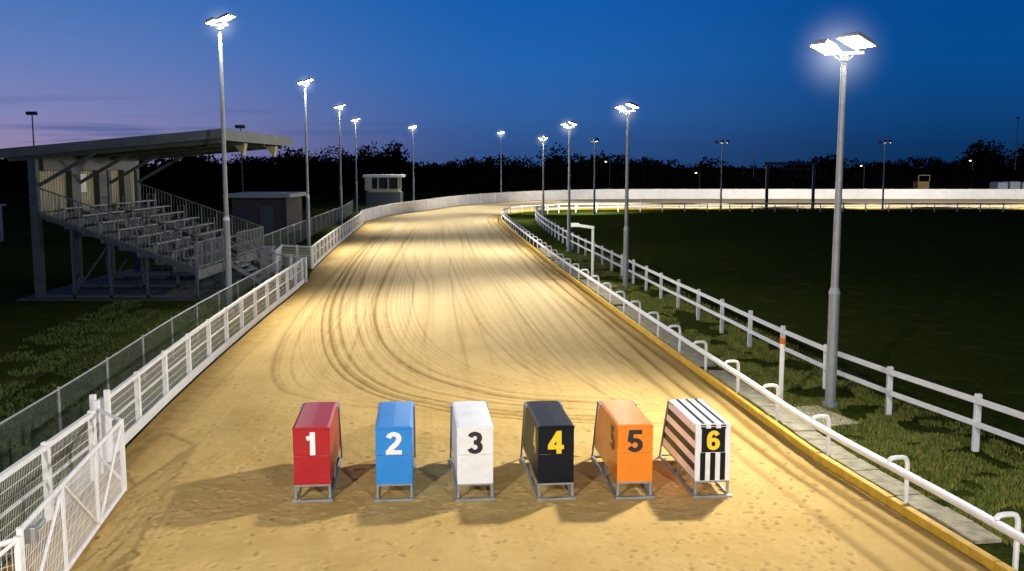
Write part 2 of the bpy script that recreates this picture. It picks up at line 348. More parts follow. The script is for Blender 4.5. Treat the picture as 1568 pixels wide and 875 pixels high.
# ------------------------------------------------------------ infield post and rail fence
IF=catmull([(9.9,9.5),(8.46,15.75),(8.02,17.5),(7.43,20.0),(7.0,22.4),(6.72,25.1),(6.46,28.1),(5.92,33.7),(5.4,39.5),(4.68,48),(3.52,61.5),(2.45,82),(2.3,95),(3.3,103),(6.2,107.6),(12.1,109.5),(23.1,110),(55.6,109),(130,107)],12)
g=empty('infield_fence'); ip=resample(IF,2.5); pb=B(); rb=B()
for i,p in enumerate(ip):
    T=ip[min(i+1,len(ip)-1)]-ip[max(i-1,0)]; a=math.atan2(T[1],T[0])
    h=1.04+random.uniform(-.02,.02); lean=random.uniform(-.015,.015)
    pb.beam((p[0],p[1],0),(p[0]+lean,p[1],h),.11,.09)
    if i<len(ip)-1:
        q=ip[i+1]
        o=np.array([-T[1],T[0]])/np.linalg.norm(T)*.065
        for z,hh in((.93,.11),(.52,.10)):
            rb.beam((p[0]+o[0],p[1]+o[1],z+random.uniform(-.008,.008)),(q[0]+o[0],q[1]+o[1],z+random.uniform(-.008,.008)),.035,hh)
pb.obj('posts',WHITE,g,bevel=.012); rb.obj('rails',WHITE,g,bevel=.006)

# ------------------------------------------------------------ left weldmesh fence
def weld_fence(name,C,sp=2.0,h=1.05,kick=True):
    g=empty(name); P=resample(np.array(C,float),sp); pb=B(); rb=B(); mb=B(); kb=B()
    for i,p in enumerate(P):
        pb.beam((p[0],p[1],0),(p[0],p[1],h+.06),.10,.10)
        if i<len(P)-1:
            q=P[i+1]; rb.beam((p[0],p[1],h),(q[0],q[1],h),.07,.07); rb.beam((p[0],p[1],.62),(q[0],q[1],.62),.03,.03)
            d=(q-p)/np.linalg.norm(q-p); o=np.array([d[1],-d[0]])*.07
            if kick: kb.beam((p[0]+o[0],p[1]+o[1],.13),(q[0]+o[0],q[1]+o[1],.13),.03,.2)
    mb.uvstrip([(x,y,0) for x,y in offset(P,.02)],.02,h)
    pb.obj('posts',WHITE,g,bevel=.012); rb.obj('rails',WHITE,g); mb.obj('mesh',WMESH,g)
    if kick: kb.obj('kickboard',WHITE,g)
    return g
fenceC=[p for p in offset(LC,-.12) if 16.2<p[1]<42.2]
weld_fence('white_mesh_fence',fenceC)
weld_fence('white_mesh_fence',[(-8.95,42.3),(-10.9,44.5),(-11.6,49.3)],1.2,kick=False)
weld_fence('white_mesh_fence',[(-11.6,49.3),(-9.85,48.2)],1.0,kick=False)
weld_fence('white_mesh_fence',[p for p in offset(LC,-.12) if 48.0<p[1]<88 and p[0]<-9],2.0)
weld_fence('white_mesh_fence',[(-6.2,8.0),(-6.45,11.8),(-6.68,15.2)],1.75,h=1.1,kick=False)

def gate(name,A,Bp,h=1.2):
    A=Vector(A); Bp=Vector(Bp); d=Bp-A; Ln=d.length; ang=math.atan2(d.y,d.x); g=empty(name,A,ang)
    fr=B(); r=.03
    fr.tube([(0,0,.08),(0,0,h)],r+.01); fr.tube([(Ln,0,.08),(Ln,0,h)],r+.01)
    for z in(.1,h-.03): fr.tube([(0,0,z),(Ln,0,z)],r)
    k=max(1,round(Ln/1.5))
    for i in range(1,k): fr.tube([(Ln*i/k,0,.1),(Ln*i/k,0,h-.03)],r*.8)
    for i in range(k):
        a,b=(.1,h-.03) if i%2 else (h-.03,.1); fr.tube([(Ln*i/k,.01,a),(Ln*(i+1)/k,.01,b)],r*.7)
    fr.obj('frame',WHITE,g,smooth=True)
    w=B(); n=int(Ln/.055)
    for i in range(1,n): w.tube([(Ln*i/n,-.02,.1),(Ln*i/n,-.02,h-.03)],.003,4)
    for i in range(1,8): w.tube([(0,-.026,.1+i*(h-.13)/8),(Ln,-.026,.1+i*(h-.13)/8)],.003,4)
    w.obj('wire_mesh',WHITE,g)
    c=B(); c.tube([(Ln-.55,.07,h-.12),(Ln-.1,.07,h-.12)],.035); c.box(Ln-.2,Ln-.1,-.05,.12,h-.22,h-.05); c.obj('latch',GALV,g,bevel=.005)
    return g
gate('track_gate',(-5.93,14.5,0),(-5.22,10.0,0))
gate('track_gate',(-5.12,9.75,0),(-6.3,8.2,0))
g=empty('gate_post'); pb=B()
for x,y in((-6.72,15.5),(-6.95,15.9),(-6.86,16.25)): pb.beam((x,y,0),(x,y,1.25),.09,.09)
pb.tube([(-6.72,15.5,1.1),(-5.95,14.55,1.17)],.03); pb.tube([(-6.72,15.5,.3),(-5.95,14.55,.2)],.025)
pb.obj('posts',WHITE,g,bevel=.01)

# ------------------------------------------------------------ chain link fence
def chain_fence(name,C,h=1.05,sp=2.6):
    g=empty(name); P=resample(catmull(C,8),sp); pb=B()
    for p in P: pb.tube([(p[0],p[1],0),(p[0],p[1],h+.05)],.026,6)
    Q=resample(catmull(C,8),1.2); pb.tube([(x,y,h) for x,y in Q],.018,6)
    pb.obj('posts_and_rail',GALV,g,smooth=True); B().uvstrip([(x,y,0) for x,y in P],.02,h).obj('chain_mesh',CHAIN,g)
chain_fence('chain_link_fence',[(-7.5,9),(-7.91,14.6),(-8.24,18.7),(-9.08,27.7),(-9.88,41.6)])
chain_fence('chain_link_fence',[(-13.2,50),(-14.6,72),(-15.9,92),(-17.5,108)],1.3)

# ------------------------------------------------------------ far white wall
WC=[p for p in offset(LC,-.2)]; k0=[i for i,p in enumerate(WC) if p[1]>85.5][0]; WC=resample(np.array(WC[k0:]),2.0)
n=len(WC); t=np.clip(np.arange(n)*2/75,0,1)
g=empty('white_boundary_wall'); ribbon(WC,0.,1.05+.5*t,.18,'wall',WALLW,g)
pb=B()
for i in range(0,n,2): pb.beam((WC[i,0],WC[i,1],0),(WC[i,0],WC[i,1],1.08+.5*t[i]),.24,.24)
pb.obj('piers',WALLW,g)

# ------------------------------------------------------------ floodlights
def lamp(x,y,h,aim,power,head=2,cone=146,tilt=38,bar=(1,0),lit=True,fs=.88,r=.085,halo=1.,vt=70,blend=.8,soft=.2):
    g=empty('floodlight_pole',(x,y,0)); s=B()
    s.tube([(0,0,0),(0,0,.12)],r*1.9,12); s.tube([(0,0,.1),(0,0,h*.33)],r*1.3,12); s.tube([(0,0,h*.33),(0,0,h*.33+.12)],r*1.45,12,r); s.tube([(0,0,h*.33+.1),(0,0,h-.15)],r*.95,12,r*.68)
    s.tube([(0,0,h-.2),(0,0,h-.05)],r*1.0,12); s.obj('column',POLE,g,smooth=True)
    bx,by=bar; bl=math.hypot(bx,by); bx/=bl; by/=bl; a=math.atan2(aim[1],aim[0]); T=math.radians(tilt)
    DL=Vector((math.cos(a)*math.cos(T),math.sin(a)*math.cos(T),-math.sin(T)))
    T=math.radians(vt if head==2 else tilt+12); D=Vector((math.cos(a)*math.cos(T),math.sin(a)*math.cos(T),-math.sin(T)))
    side=Vector((-math.sin(a),math.cos(a),0)); up=side.cross(D)*-1
    if up.z<0: up=-up
    cb=B(); w=.24*fs*head
    cb.beam((-bx*w*.75,-by*w*.75,h-.05),(bx*w*.75,by*w*.75,h-.05),.06,.06)
    for k in(-1,1): cb.beam((0,0,h-.26),(bx*w*.4*k,by*w*.4*k,h-.07),.03,.03)
    hs=B(); ln=B(); lp=[]
    offs=[-.33,.24] if head==2 else ([-.6,0,.6] if head==3 else [0])
    for oi,o in enumerate(offs):
        k=1.15 if (oi==1 and head==2) else .88
        c=Vector((bx*o*fs,by*o*fs,h+(.16 if oi else .06)))+Vector((D.x,D.y,0))*.1
        cb.beam((bx*o*fs,by*o*fs,h-.05),tuple(c),.05,.05)
        hw,hh,dp=.24*fs*k,.25*fs*k,.12*fs
        def F(u,v,d): return c+side*u+up*v+D*d
        vs=[F(u*hw,v*hh,0) for u,v in((-1,-1),(1,-1),(1,1),(-1,1))]+[F(u*hw*.62,v*hh*.62,-dp) for u,v in((-1,-1),(1,-1),(1,1),(-1,1))]
        hs.add(vs,[(4,5,6,7),(0,1,5,4),(1,2,6,5),(2,3,7,6),(3,0,4,7),(3,2,1,0)])
        hs.beam(tuple(F(-hw,hh,.0)),tuple(F(hw,hh,.0)),.03,.05)
        for q in (-1,1): hs.beam(tuple(F(q*hw,-hh,.0)),tuple(F(q*hw,hh,.0)),.02,.04)
        if lit: ln.add([F(u*hw*.88,v*hh*.86,.008) for u,v in((-1,-1),(1,-1),(1,1),(-1,1))],[(0,1,2,3)])
        lp.append(c+D*.06)
    cb.obj('bracket',POLE,g); hs.obj('lamp_heads',POLE if lit else DARK,g,bevel=.01)
    if lit:
        ln.obj('lens',LENS,g)
        l=bpy.data.lights.new('spot','SPOT'); l.energy=power; l.color=(1,.955,.86); l.spot_size=math.radians(cone); l.spot_blend=blend; l.shadow_soft_size=soft
        lo=bpy.data.objects.new('spot',l); COL.objects.link(lo); lo.parent=g
        c=sum(lp,Vector())/len(lp)+D*.12; lo.location=c; lo.rotation_euler=DL.to_track_quat('-Z','Y').to_euler()
        if halo:
            bm=bmesh.new(); bmesh.ops.create_icosphere(bm,subdivisions=3,radius=1.); me=bpy.data.meshes.new('glow_halo'); bm.to_mesh(me); bm.free()
            me.materials.append(HALO); ho=bpy.data.objects.new('glow_halo',me); COL.objects.link(ho); ho.parent=g; ho.location=c; ho.scale=(halo,)*3  # added glow sphere around the lamp heads, fading outwards
    return g
PW=5600
# infield side row
lamp(6.64,20.0,7.3,(-1,-.55),PW*1.75,bar=(1,-.25),fs=1.05,halo=1.25,tilt=28,cone=140,blend=.9,soft=.3)
lamp(4.74,40.6,7.3,(-1,-.3),PW*.85,bar=(1,-.2),halo=.9,tilt=28)
lamp(3.37,58,7.35,(-1,-.2),PW*.95,bar=(1,-.2),halo=.9,tilt=28)
lamp(2.9,91,7.5,(-1,-.1),PW*1.3,bar=(1,-.2),halo=.9)
lamp(8.5,101.5,7.6,(-.3,1),PW*3.2,cone=110,tilt=36,halo=0,vt=50)
for x_,y_ in((24,112.9),(42.6,112.9),(62,112.5),(82,112)): lamp(x_,y_,7.7,(-.05,1),PW*5.0,head=3,cone=92,tilt=30,halo=0,blend=.5,fs=1.)
lamp(9.4,-7,7.3,(-.52,1),PW*2.2,bar=(1,.2),tilt=17,halo=0,cone=74,blend=.9)
# stand side row
lamp(-9.67,33.2,9.7,(1,-.3),PW*2.3,bar=(1,-.2),halo=.9,tilt=52,cone=114)
lamp(-12.05,58,9.8,(1,-.2),PW*2.3,bar=(1,-.2),halo=.9,tilt=54,cone=112)
lamp(-14.2,81.7,9.8,(1,-.1),PW*2.0,bar=(1,-.2),halo=.9,tilt=50,cone=116)
lamp(-16.9,107,9.9,(1,-.1),PW*2.0,halo=.9,tilt=45,cone=120)
lamp(-12.7,127,9.9,(.4,-1),PW*2.2,tilt=38,halo=1.1,cone=120)
lamp(-1.65,148,9.9,(.1,-1),PW*2.4,tilt=38,halo=1.2,cone=116)
lamp(-7.6,-5,9.7,(.45,1),PW*2.6,tilt=25,halo=0,cone=80,blend=.9)
# unlit / distant
def mast(x,y,h,r=.1,head=.5):
    g=empty('distant_mast',(x,y,0)); s=B(); s.tube([(0,0,0),(0,0,h)],r,8,r*.6); s.beam((-head,0,h),(head,0,h),.12,.12)
    for q in(-.6,.4): s.box(q*head-.22,q*head+.22,-.15,.15,h+.04,h+.26)
    s.obj('column',DARK,g)
mast(-43.5,90,9.7,.09); mast(-26,95,8.7,.1); mast(102,200,14.6,.14,.3); mast(49,200,7.,.1,.2)
def slamp(x,y,z):
    g=empty('distant_street_lamp',(x,y,0)); s=B(); s.tube([(0,0,0),(0,0,z)],.09,6); s.beam((0,0,z),(-.9,-.5,z+.1),.08,.08); s.obj('column',DARK,g)
    B().box(-1.0,-.7,-.65,-.45,z-.10,z+.04).obj('lens',LENS_S,g)
slamp(92,197,6.2); slamp(19.5,197,6.0); slamp(37.5,197,3.8); slamp(70,196,5.2)

# ------------------------------------------------------------ starting traps
def arc(cx,cz,rx,rz,a0,a1,n=16):
    return [(cx+rx*math.cos(math.radians(a0+(a1-a0)*k/n)),cz+rz*math.sin(math.radians(a0+(a1-a0)*k/n))) for k in range(n+1)]
SW=.22
DIG={'1':[[(.05,.0),(.05,1.0)],[(.12,.86),(-.02,.78),(-.2,.72)]],
 '2':[arc(0,.70,.22,.195,170,-25,14)+[(.12,.48),(-.12,.26),(-.235,.06)],[(-.335,.1),(.335,.1)]],
 '3':[arc(-.01,.71,.205,.185,165,-80,14),arc(-.01,.31,.225,.20,82,-165,16),[(-.06,.52),(.03,.52)]],
 '4':[[(.12,0),(.12,1.0)],[(.12,.94),(-.27,.32)],[(-.36,.29),(.33,.29)]],
 '5':[[(-.22,.9),(.29,.9)],[(-.17,.98),(-.235,.47)],arc(-.02,.33,.235,.22,150,-160,18)],
 '6':[arc(.0,.32,.21,.215,0,360,24),arc(.01,.52,.235,.375,190,38,14),[(-.215,.30),(-.225,.55)]]}
def digit(ch,mt,parent,loc,rot,size=.33):
    b=B()
    for si,st in enumerate(DIG[ch]):
        P=[Vector((p[0],p[1])) for p in st]; n=len(P); vs=[]; closed=(P[0]-P[-1]).length<1e-4
        for i in range(n):
            a=P[i-1] if i>0 else (P[-2] if closed else P[0]); c=P[i+1] if i<n-1 else (P[1] if closed else P[-1])
            d=(c-a).normalized(); nn=Vector((-d.y,d.x)); hw=SW/2*(.86 if abs(d.x)>.8 else 1)
            for q in(-1,1): vs.append(((P[i].x+nn.x*hw*q)*size,(P[i].y+nn.y*hw*q-.5)*size,.0008*si))
        b.add(vs,[(2*i,2*i+1,2*i+3,2*i+2) for i in range(n-1)])
    o=b.obj('number',mt,parent); o.location=loc; o.rotation_euler=rot; return o
def paint(n,c,r=.35): return mat(n,c,r,var=.07,scale=3,dirt=[x*.55+.08 for x in c],bump=.06,bscale=14,dirt_amt=.28)
P_W=paint('white_panel',(.80,.81,.83)); P_K=mat('black_panel',(.004,.006,.012),.45,var=.15,dirt=(.014,.014,.016),dirt_amt=.3,scale=3); P_K.node_tree.nodes['Principled BSDF'].inputs['Specular IOR Level'].default_value=.2
P_Y=mat('yellow_number',(.85,.60,.02),.5,var=.02); P_WN=mat('white_number',(.85,.85,.85),.5,var=.02); P_KN=mat('black_number',(.012,.012,.015),.5,var=.02)
P_GO=mat('faded_number',(.22,.13,.01),.6)
colors=[paint('red_panel',(.42,.012,.02)),paint('blue_panel',(.02,.24,.68)),P_W,P_K,paint('orange_panel',(.86,.24,.015)),P_W]
nums=[P_WN,P_WN,P_KN,P_Y,P_KN,P_Y]
w=.27; ZT=1.13; ZB=.26; YT=1.55; YB=1.98
def yr(z): return YT+(ZT-z)/(ZT-ZB)*(YB-YT)
tx=[(-2.98,14.16),(-1.76,14.19),(-.55,14.21),(.66,14.24),(1.85,14.30),(3.03,14.36)]
for i,(x,y) in enumerate(tx):
    g=empty('starting_trap',(x,y,.03),math.radians(5.5+random.uniform(-.5,.5))); c=colors[i]
    B().box(-w,w,0,.025,.70,ZT-.004).obj('front_door',c,g,bevel=.008)
    B().box(-w,w,.006,.028,ZB-.01,.694).obj('lower_flap',c,g,bevel=.006)
    th=.022
    for nm,xa,xb in(('side_panel_near',-w-.001,-w+th),('side_panel_far',w-th,w+.001)):
        B().prism([(.03,ZB),(.03,ZT-.02),(YT,ZT-.02),(YB,ZB)],xa,xb).obj(nm,c,g,bevel=.004)
    tp=[(-w-.006,ZT-.05),(-w-.006,ZT-.012),(-w+.03,ZT+.008),(0,ZT+.014),(w-.03,ZT+.008),(w+.006,ZT-.012),(w+.006,ZT-.05),(w-.012,ZT-.03),(0,ZT-.008),(-w+.012,ZT-.03)]
    n=len(tp); vs=[(a,-.004,b) for a,b in tp]+[(a,YT+.01,b) for a,b in tp]
    B().add(vs,[tuple(range(n)),tuple(range(2*n-1,n-1,-1))]+[(k,k+n,(k+1)%n+n,(k+1)%n) for k in range(n)]).obj('top_panel',c,g,bevel=.004)
    B().add([(-w+th,YT,ZT-.03),(w-th,YT,ZT-.03),(w-th,YB,ZB),(-w+th,YB,ZB),(-w+th,YT-.02,ZT-.03),(w-th,YT-.02,ZT-.03),(w-th,YB-.02,ZB),(-w+th,YB-.02,ZB)],[(0,1,2,3),(7,6,5,4),(0,3,7,4),(1,5,6,2),(0,4,5,1),(2,6,7,3)]).obj('rear_door',c,g)
    f=B(); q=.02
    for sx in(-1,1):
        f.beam((sx*(w-.005),-.02,.02),(sx*(w+.01),2.12,.02),.045,.04)
        f.beam((sx*(w-.018),.05,.0),(sx*(w-.018),.05,.30),.04,.04)
        f.beam((sx*(w+.018),2.10,.02),(sx*(w+.018),YT+.03,ZT-.02),.03,.03)
        f.beam((sx*(w+.018),YT+.03,ZT-.02),(sx*(w+.018),YT-.25,ZT-.02),.028,.03)
        f.beam((sx*(w-.02),.04,.245),(sx*(w-.02),YB,.235),.035,.03)
        f.beam((sx*(w-.015),1.0,.02),(sx*(w-.015),1.0,.24),.03,.03)
    f.beam((-w-.03,-.03,.022),(w+.03,-.03,.022),.07,.035); f.beam((-w,.03,.235),(w,.03,.235),.03,.03)
    f.beam((-w-.03,2.12,.02),(w+.03,2.12,.02),.04,.035); f.beam((-w-.03,YT+.035,ZT-.02),(w+.03,YT+.035,ZT-.02),.03,.03)
    for k in(-.09,.09): f.beam((k,.9,.03),(k*.5,.05,.245),.022,.02)
    f.obj('steel_frame',GALV,g,bevel=.004)
    h=B(); h.box(-.07,.07,-.008,-.001,.692,.702); h.tube([(-w+.03,-.010,ZT-.035),(w-.03,-.010,ZT-.035)],.006,6); h.obj('hinges',c,g)
    if i==5:
        st=B(); nS=7; bw=2*w/nS
        for k in range(nS):
            if k%2==1:
                x0=-w+k*bw; st.box(x0,x0+bw,-.003,.004,ZB,.69); st.box(x0,x0+bw,-.005,.004,1.055,ZT-.01)
                zt=lambda a: ZT+.014-.006*min(1,abs(a)/(w-.03)) 
                st.add([(x0+.012,-.004,zt(x0)+.003),(x0+bw-.012,-.004,zt(x0+bw)+.003),(x0+bw-.012,YT,zt(x0+bw)+.003),(x0+.012,YT,zt(x0)+.003)],[(0,1,2,3)])
        hh=(ZT-.05-ZB)/7
        for k in range(7):
            if k%2==1:
                z0=ZB+.02+k*hh; z1=z0+hh
                for sx in(-1,1): st.add([(sx*(w+.004),.03,z0),(sx*(w+.004),yr(z0),z0),(sx*(w+.004),yr(z1),z1),(sx*(w+.004),.03,z1)],[(0,1,2,3)])
        st.obj('black_stripes',P_K,g)
        B().box(-.18,.18,-.012,-.006,.70,1.065).obj('number_plate',P_K,g)
    digit(str(i+1),nums[i],g,(0,-.017 if i==5 else -.006,.885),(math.pi/2,0,0),.31 if i==5 else .35)
    if i in(3,4): digit(str(i+1),P_Y if i==3 else P_GO,g,(-w-.008,.36,.84),(math.pi/2,0,-math.pi/2),.40)

# ------------------------------------------------------------ grandstand
g=empty('grandstand')
y0,y1=36.9,46.8; xb,xf=-17.9,-11.95
st=B()
for y in(y0,y0+3.3,y0+6.6,y1):
    st.beam((xb,y,0),(xb,y,5.6),.3,.3)
    st.beam((xb+.15,y,3.2),(xf,y,1.05),.12,.2)
    for x in(-16.6,-15.2,-13.8,xf): 
        zt=1.05+(xf-x)/(xf-xb-.15)*2.1; st.beam((x,y,0),(x,y,zt),.1,.1)
    st.beam((xb,y,.1),(xf,y,.1),.1,.12)
    st.beam((-16.6,y,.2),(-15.2,y,2.1),.06,.06); 
    st.beam((-18.8,y,5.35),(-10.9,y,6.05),.18,.34)
    st.beam((xb,y,4.2),(-15.6,y,5.5),.12,.12)
st.obj('frame',DGREEN,g)
rf=B()
rf.add([(-19,y0-.5,5.52),(-10.6,y0-.5,6.28),(-10.6,y1+.5,6.28),(-19,y1+.5,5.52),(-19,y0-.5,5.60),(-10.6,y0-.5,6.36),(-10.6,y1+.5,6.36),(-19,y1+.5,5.60)],[(3,2,1,0),(4,5,6,7),(0,1,5,4),(1,2,6,5),(2,3,7,6),(3,0,4,7)])
x=-18.9
while x<-10.7:
    z=5.60+(x+19)/8.4*.76; rf.beam((x,y0-.5,z+.02),(x,y1+.5,z+.02),.05,.04); x+=.3
rf.obj('roof',ROOFM,g)
fa=B(); fa.beam((-10.55,y0-.55,6.17),(-10.55,y1+.55,6.17),.06,.42); fa.beam((-19.05,y0-.56,5.46),(-10.55,y0-.56,6.22),.06,.34); fa.beam((-19.05,y1+.56,5.46),(-10.55,y1+.56,6.22),.06,.34)
fa.obj('fascia',ROOFM,g)
sh=B()
for y in(y0+3.5,y0+8.7):
    sh.add([(-11.4,y,5.95),(-10.9,y,5.95),(-11.0,y,5.45),(-11.4,y+.4,5.95),(-10.9,y+.4,5.95),(-11.0,y+.4,5.45)],[(0,1,2),(5,4,3),(0,3,4,1),(1,4,5,2),(2,5,3,0)])
sh.obj('loudspeakers',CLAD,g)
wl=B(); wl.box(xb-.1,xb+.02,y0+.2,y1-.2,3.1,5.5); wl.obj('rear_cladding',CLAD,g)
cr=B(); yy=y0+.3
while yy<y1-.3: cr.box(xb+.02,xb+.05,yy,yy+.06,3.1,5.45); yy+=.24
cr.obj('cladding_ribs',CLAD,g)
wc=B()
for y in(y0+2.5,y0+5.1,y0+7.8): wc.box(xb+.055,xb+.3,y,y+.8,3.0,4.84)
wc.box(xb+.06,xb+.28,y0+.2,y1-.2,4.85,5.5)
wc.obj('dark_piers',DARK,g)
B().box(xb+.06,xb+.09,y0+3.6,y0+4.3,3.95,4.7).obj('notice_sign',WHITE,g)
bt=B(); ds=B(); n=8
for k in range(n):
    x=xf-.35-k*.68; z=1.15+k*.27
    ds.box(x-.55,x+.3,y0+.1,y1-.1,z-.12,z-.04); ds.box(x-.56,x-.52,y0+.1,y1-.1,z-.04,z+.16)
    for ya,yb in((y0+.2,y0+4.2),(y0+5.2,y1-.2)):
        for q in(-.14,.03): bt.box(x+q,x+q+.14,ya,yb,z+.36,z+.40)
        yq=ya+.2
        while yq<yb: bt.box(x-.02,x+.05,yq,yq+.05,z-.04,z+.36); yq+=1.25
ds.obj('terrace_steps',mat('terrace',(.08,.085,.08),.8,var=.2),g); bt.obj('benches',mat('bench_seat',(.30,.32,.31),.5,.2,var=.2,scale=2,dirt=(.12,.12,.10)),g)
rl=B()
def railing(p,q,n,h=1.05):
    p,q=Vector(p),Vector(q)
    for z in(0.1,h): rl.tube([p+Vector((0,0,z)),q+Vector((0,0,z))],.028,6)
    for k in range(n+1):
        c=p.lerp(q,k/n); rl.tube([c,c+Vector((0,0,h))],.026 if k%5==0 else .010,5)
railing((xb+.2,y0-.05,3.15),(xf,y0-.05,1.1),40); railing((xb+.2,y1+.05,3.15),(xf,y1+.05,1.1),40)
railing((xf+.05,y0,1.1),(xf+.05,y0+3.8,1.1),34); railing((xf+.05,y0+5.4,1.1),(xf+.05,y1,1.1),40)
for k in range(0,8,2):
    x=xf-.35-k*.68; z=1.15+k*.27
    for yy in(y0+4.5,y0+2.2,y0+7.2): rl.tube([(x,yy,z),(x,yy,z+1.0),(x,yy+.9,z+1.0),(x,yy+.9,z)],.022,5)
rl.obj('railings',mat('dull_steel',(.18,.20,.20),.6,.4,var=.2),g,smooth=True)
sr=B()
for k in range(6):
    z=1.05-k*.18; x=xf+.1+k*.26; sr.box(x,x+.28,y0+3.9,y0+5.3,z-.05,z)
for y in(y0+3.88,y0+5.32):
    sr.beam((xf+.1,y,1.0),(xf+1.75,y,-.02),.05,.16); sr.tube([(xf+.1,y,2.0),(xf+1.7,y,.95),(xf+1.7,y,0)],.025,6); sr.tube([(xf+.1,y,1.5),(xf+1.7,y,.5)],.02,6)
sr.obj('steps',GALV,g)
fp=B(); fp.box(xf-.02,xf+.03,y0+.1,y0+3.8,.72,1.08); fp.box(xf-.02,xf+.03,y0+5.4,y1-.1,.72,1.08); fp.obj('front_fascia',BENCH,g)
B().box(-18.6,-11.0,36.4,47.3,0,.06).obj('concrete_base',mat('dark_concrete',(.06,.065,.05),.9,var=.3,scale=2))
# sheds
g=empty('flat_roof_shed'); B().box(-21,-16.9,73.6,79,0,2.7).obj('walls',BRICK,g)
B().box(-21.5,-16.5,73.0,79.6,2.7,2.98).obj('roof',mat('roof_edge',(.33,.34,.32),.7),g,bevel=.02)
B().box(-18.9,-17.9,73.54,73.6,.0,2.05).obj('door',DGREEN,g); B().box(-20.6,-19.5,73.55,73.6,1.1,2.0).obj('window',DARK,g)
g=empty('judges_cabin'); B().box(-17.2,-13.2,116,119,0,2.0).obj('base',DGREEN,g); B().box(-17.0,-13.4,116.1,118.9,2.0,2.4).obj('sill_wall',CLAD,g)
cp=B(); 
for x in(-17,-15.8,-14.6,-13.4): cp.box(x-.07,x+.07,116.1,116.25,2.4,3.75); cp.box(x-.07,x+.07,118.7,118.85,2.4,3.75)
cp.obj('window_frame',CLAD,g); B().box(-16.9,-13.5,116.3,118.6,2.4,3.7).obj('glazing',mat('dark_glass',(.02,.025,.03),.1,var=0),g)
B().box(-17.5,-12.9,115.7,119.3,3.75,4.05).obj('roof',WALLW,g); B().box(-17.3,-16.5,115.8,115.95,2.2,3.7).obj('pale_panel',CLAD,g)
g=empty('blue_shed'); B().box(-38,-34.3,60,66,0,2.4).obj('walls',BLUEW,g); B().box(-38.2,-34.1,59.8,66.2,2.4,2.5).obj('roof',DARK,g)
g=empty('electrical_cabinet'); B().box(-11.9,-11.3,46,46.5,0,1.2).obj('body',GALV,g,bevel=.02); B().box(-11.95,-11.25,45.95,46.55,1.2,1.25).obj('lid',GALV,g)
# distant bits
g=empty('goal_frame'); f=B(); f.beam((29.6,114.3,0),(29.6,114.3,5.2),.3,.3) ; f.beam((35.0,114.3,0),(35,114.3,5.2),.3,.3)
f.beam((29.2,114.3,5.36),(35.4,114.3,5.36),.3,.32); f.beam((31,114.3,4.7),(35,114.3,4.7),.1,.12); f.obj('frame',DARK,g)
g=empty('yellow_site_hut'); f=B(); f.box(66,67.8,160,162,0,2.6); f.beam((66,160,2.6),(66,160,3.6),.15,.15); f.beam((67.8,160,2.6),(67.8,160,3.6),.15,.15); f.beam((66,160,3.6),(67.8,160,3.6),.15,.15); f.obj('body',mat('ochre_hut',(.16,.10,.03),.7),g)
g=empty('storage_tank'); 
for k in range(4): B().box(79+k*2.0,80.7+k*2.0,160,163,0,2.5+.1*(k%2)).obj('tank_%d'%k,mat('grey_tank',(.3,.32,.35),.6),g,bevel=.2)
g=empty('marker_post',(5.66,20.2,0)); B().tube([(0,0,0),(0,0,1.32)],.05,12).obj('post',WHITE,g,smooth=True); B().tube([(0,0,1.32),(0,0,1.42),(0,0,1.45)],.062,12).obj('orange_cap',ORANGE_C,g,smooth=True)
g=empty('camera_post',(3.5,42.4,0)); f=B(); f.tube([(0,0,0),(0,0,2.4)],.06,10); f.beam((.05,0,2.38),(-.75,-.1,2.5),.10,.12); f.box(-.95,-.6,-.15,.06,2.42,2.58); f.obj('body',WHITE,g)

# ------------------------------------------------------------ grass blades
def blades(name,poly_fn,n,hmin,hmax,cols):
    pts=[]
    while sum(len(p) for p in pts)<n: pts.append(poly_fn(20000))
    P=np.concatenate(pts)[:n]; clump=vnoise(P[:,0]*2.2,P[:,1]*2.2,90)*vnoise(P[:,0]*.7,P[:,1]*.7,91)
    P=P[clump>.16]; m=len(P); h=rng.uniform(hmin,hmax,m)*(1+P[:,1]/60); a=rng.uniform(0,6.28,m); w_=.006*(1+P[:,1]/14)
    ln=rng.normal(0,.35,(m,2))*h[:,None]
    v=np.zeros((m,3,3)); v[:,0,:2]=P-np.c_[np.cos(a),np.sin(a)]*w_[:,None]; v[:,1,:2]=P+np.c_[np.cos(a),np.sin(a)]*w_[:,None]; v[:,2,:2]=P+ln; v[:,2,2]=h
    me=bpy.data.meshes.new(name); me.vertices.add(m*3); me.vertices.foreach_set('co',v.ravel()); me.loops.add(m*3); me.loops.foreach_set('vertex_index',np.arange(m*3,dtype=np.int32))
    me.polygons.add(m); me.polygons.foreach_set('loop_start',np.arange(0,m*3,3,dtype=np.int32)); me.update(calc_edges=True)
    for c in cols: me.materials.append(c)
    me.polygons.foreach_set('material_index',rng.integers(0,len(cols),m).astype(np.int32))
    o=bpy.data.objects.new(name,me); COL.objects.link(o)
GC=[mat('grass_a',(.085,.15,.012),.8,var=.3),mat('grass_b',(.18,.22,.022),.8,var=.3),mat('grass_c',(.30,.25,.06),.8,var=.3)]
GL=[mat('grass_d',(.05,.09,.010),.8,var=.3),mat('grass_e',(.09,.12,.018),.8,var=.3)]
def right_strip(n):
    y=11+ (rng.random(n)**1.6)*45; s=rng.random(n); xa=np.interp(y,RC[:400,1],RC[:400,0])+.75; xb_=np.interp(y,IF[:130,1],IF[:130,0])+1.4*rng.random(n)
    return np.c_[xa+(xb_-xa)*s,y]
def left_strip(n):
    y=11+(rng.random(n)**1.4)*30; s=rng.random(n)**1.3; xa=np.interp(y,LC[:400,1],LC[:400,0])-.25; return np.c_[xa-s*6,y]
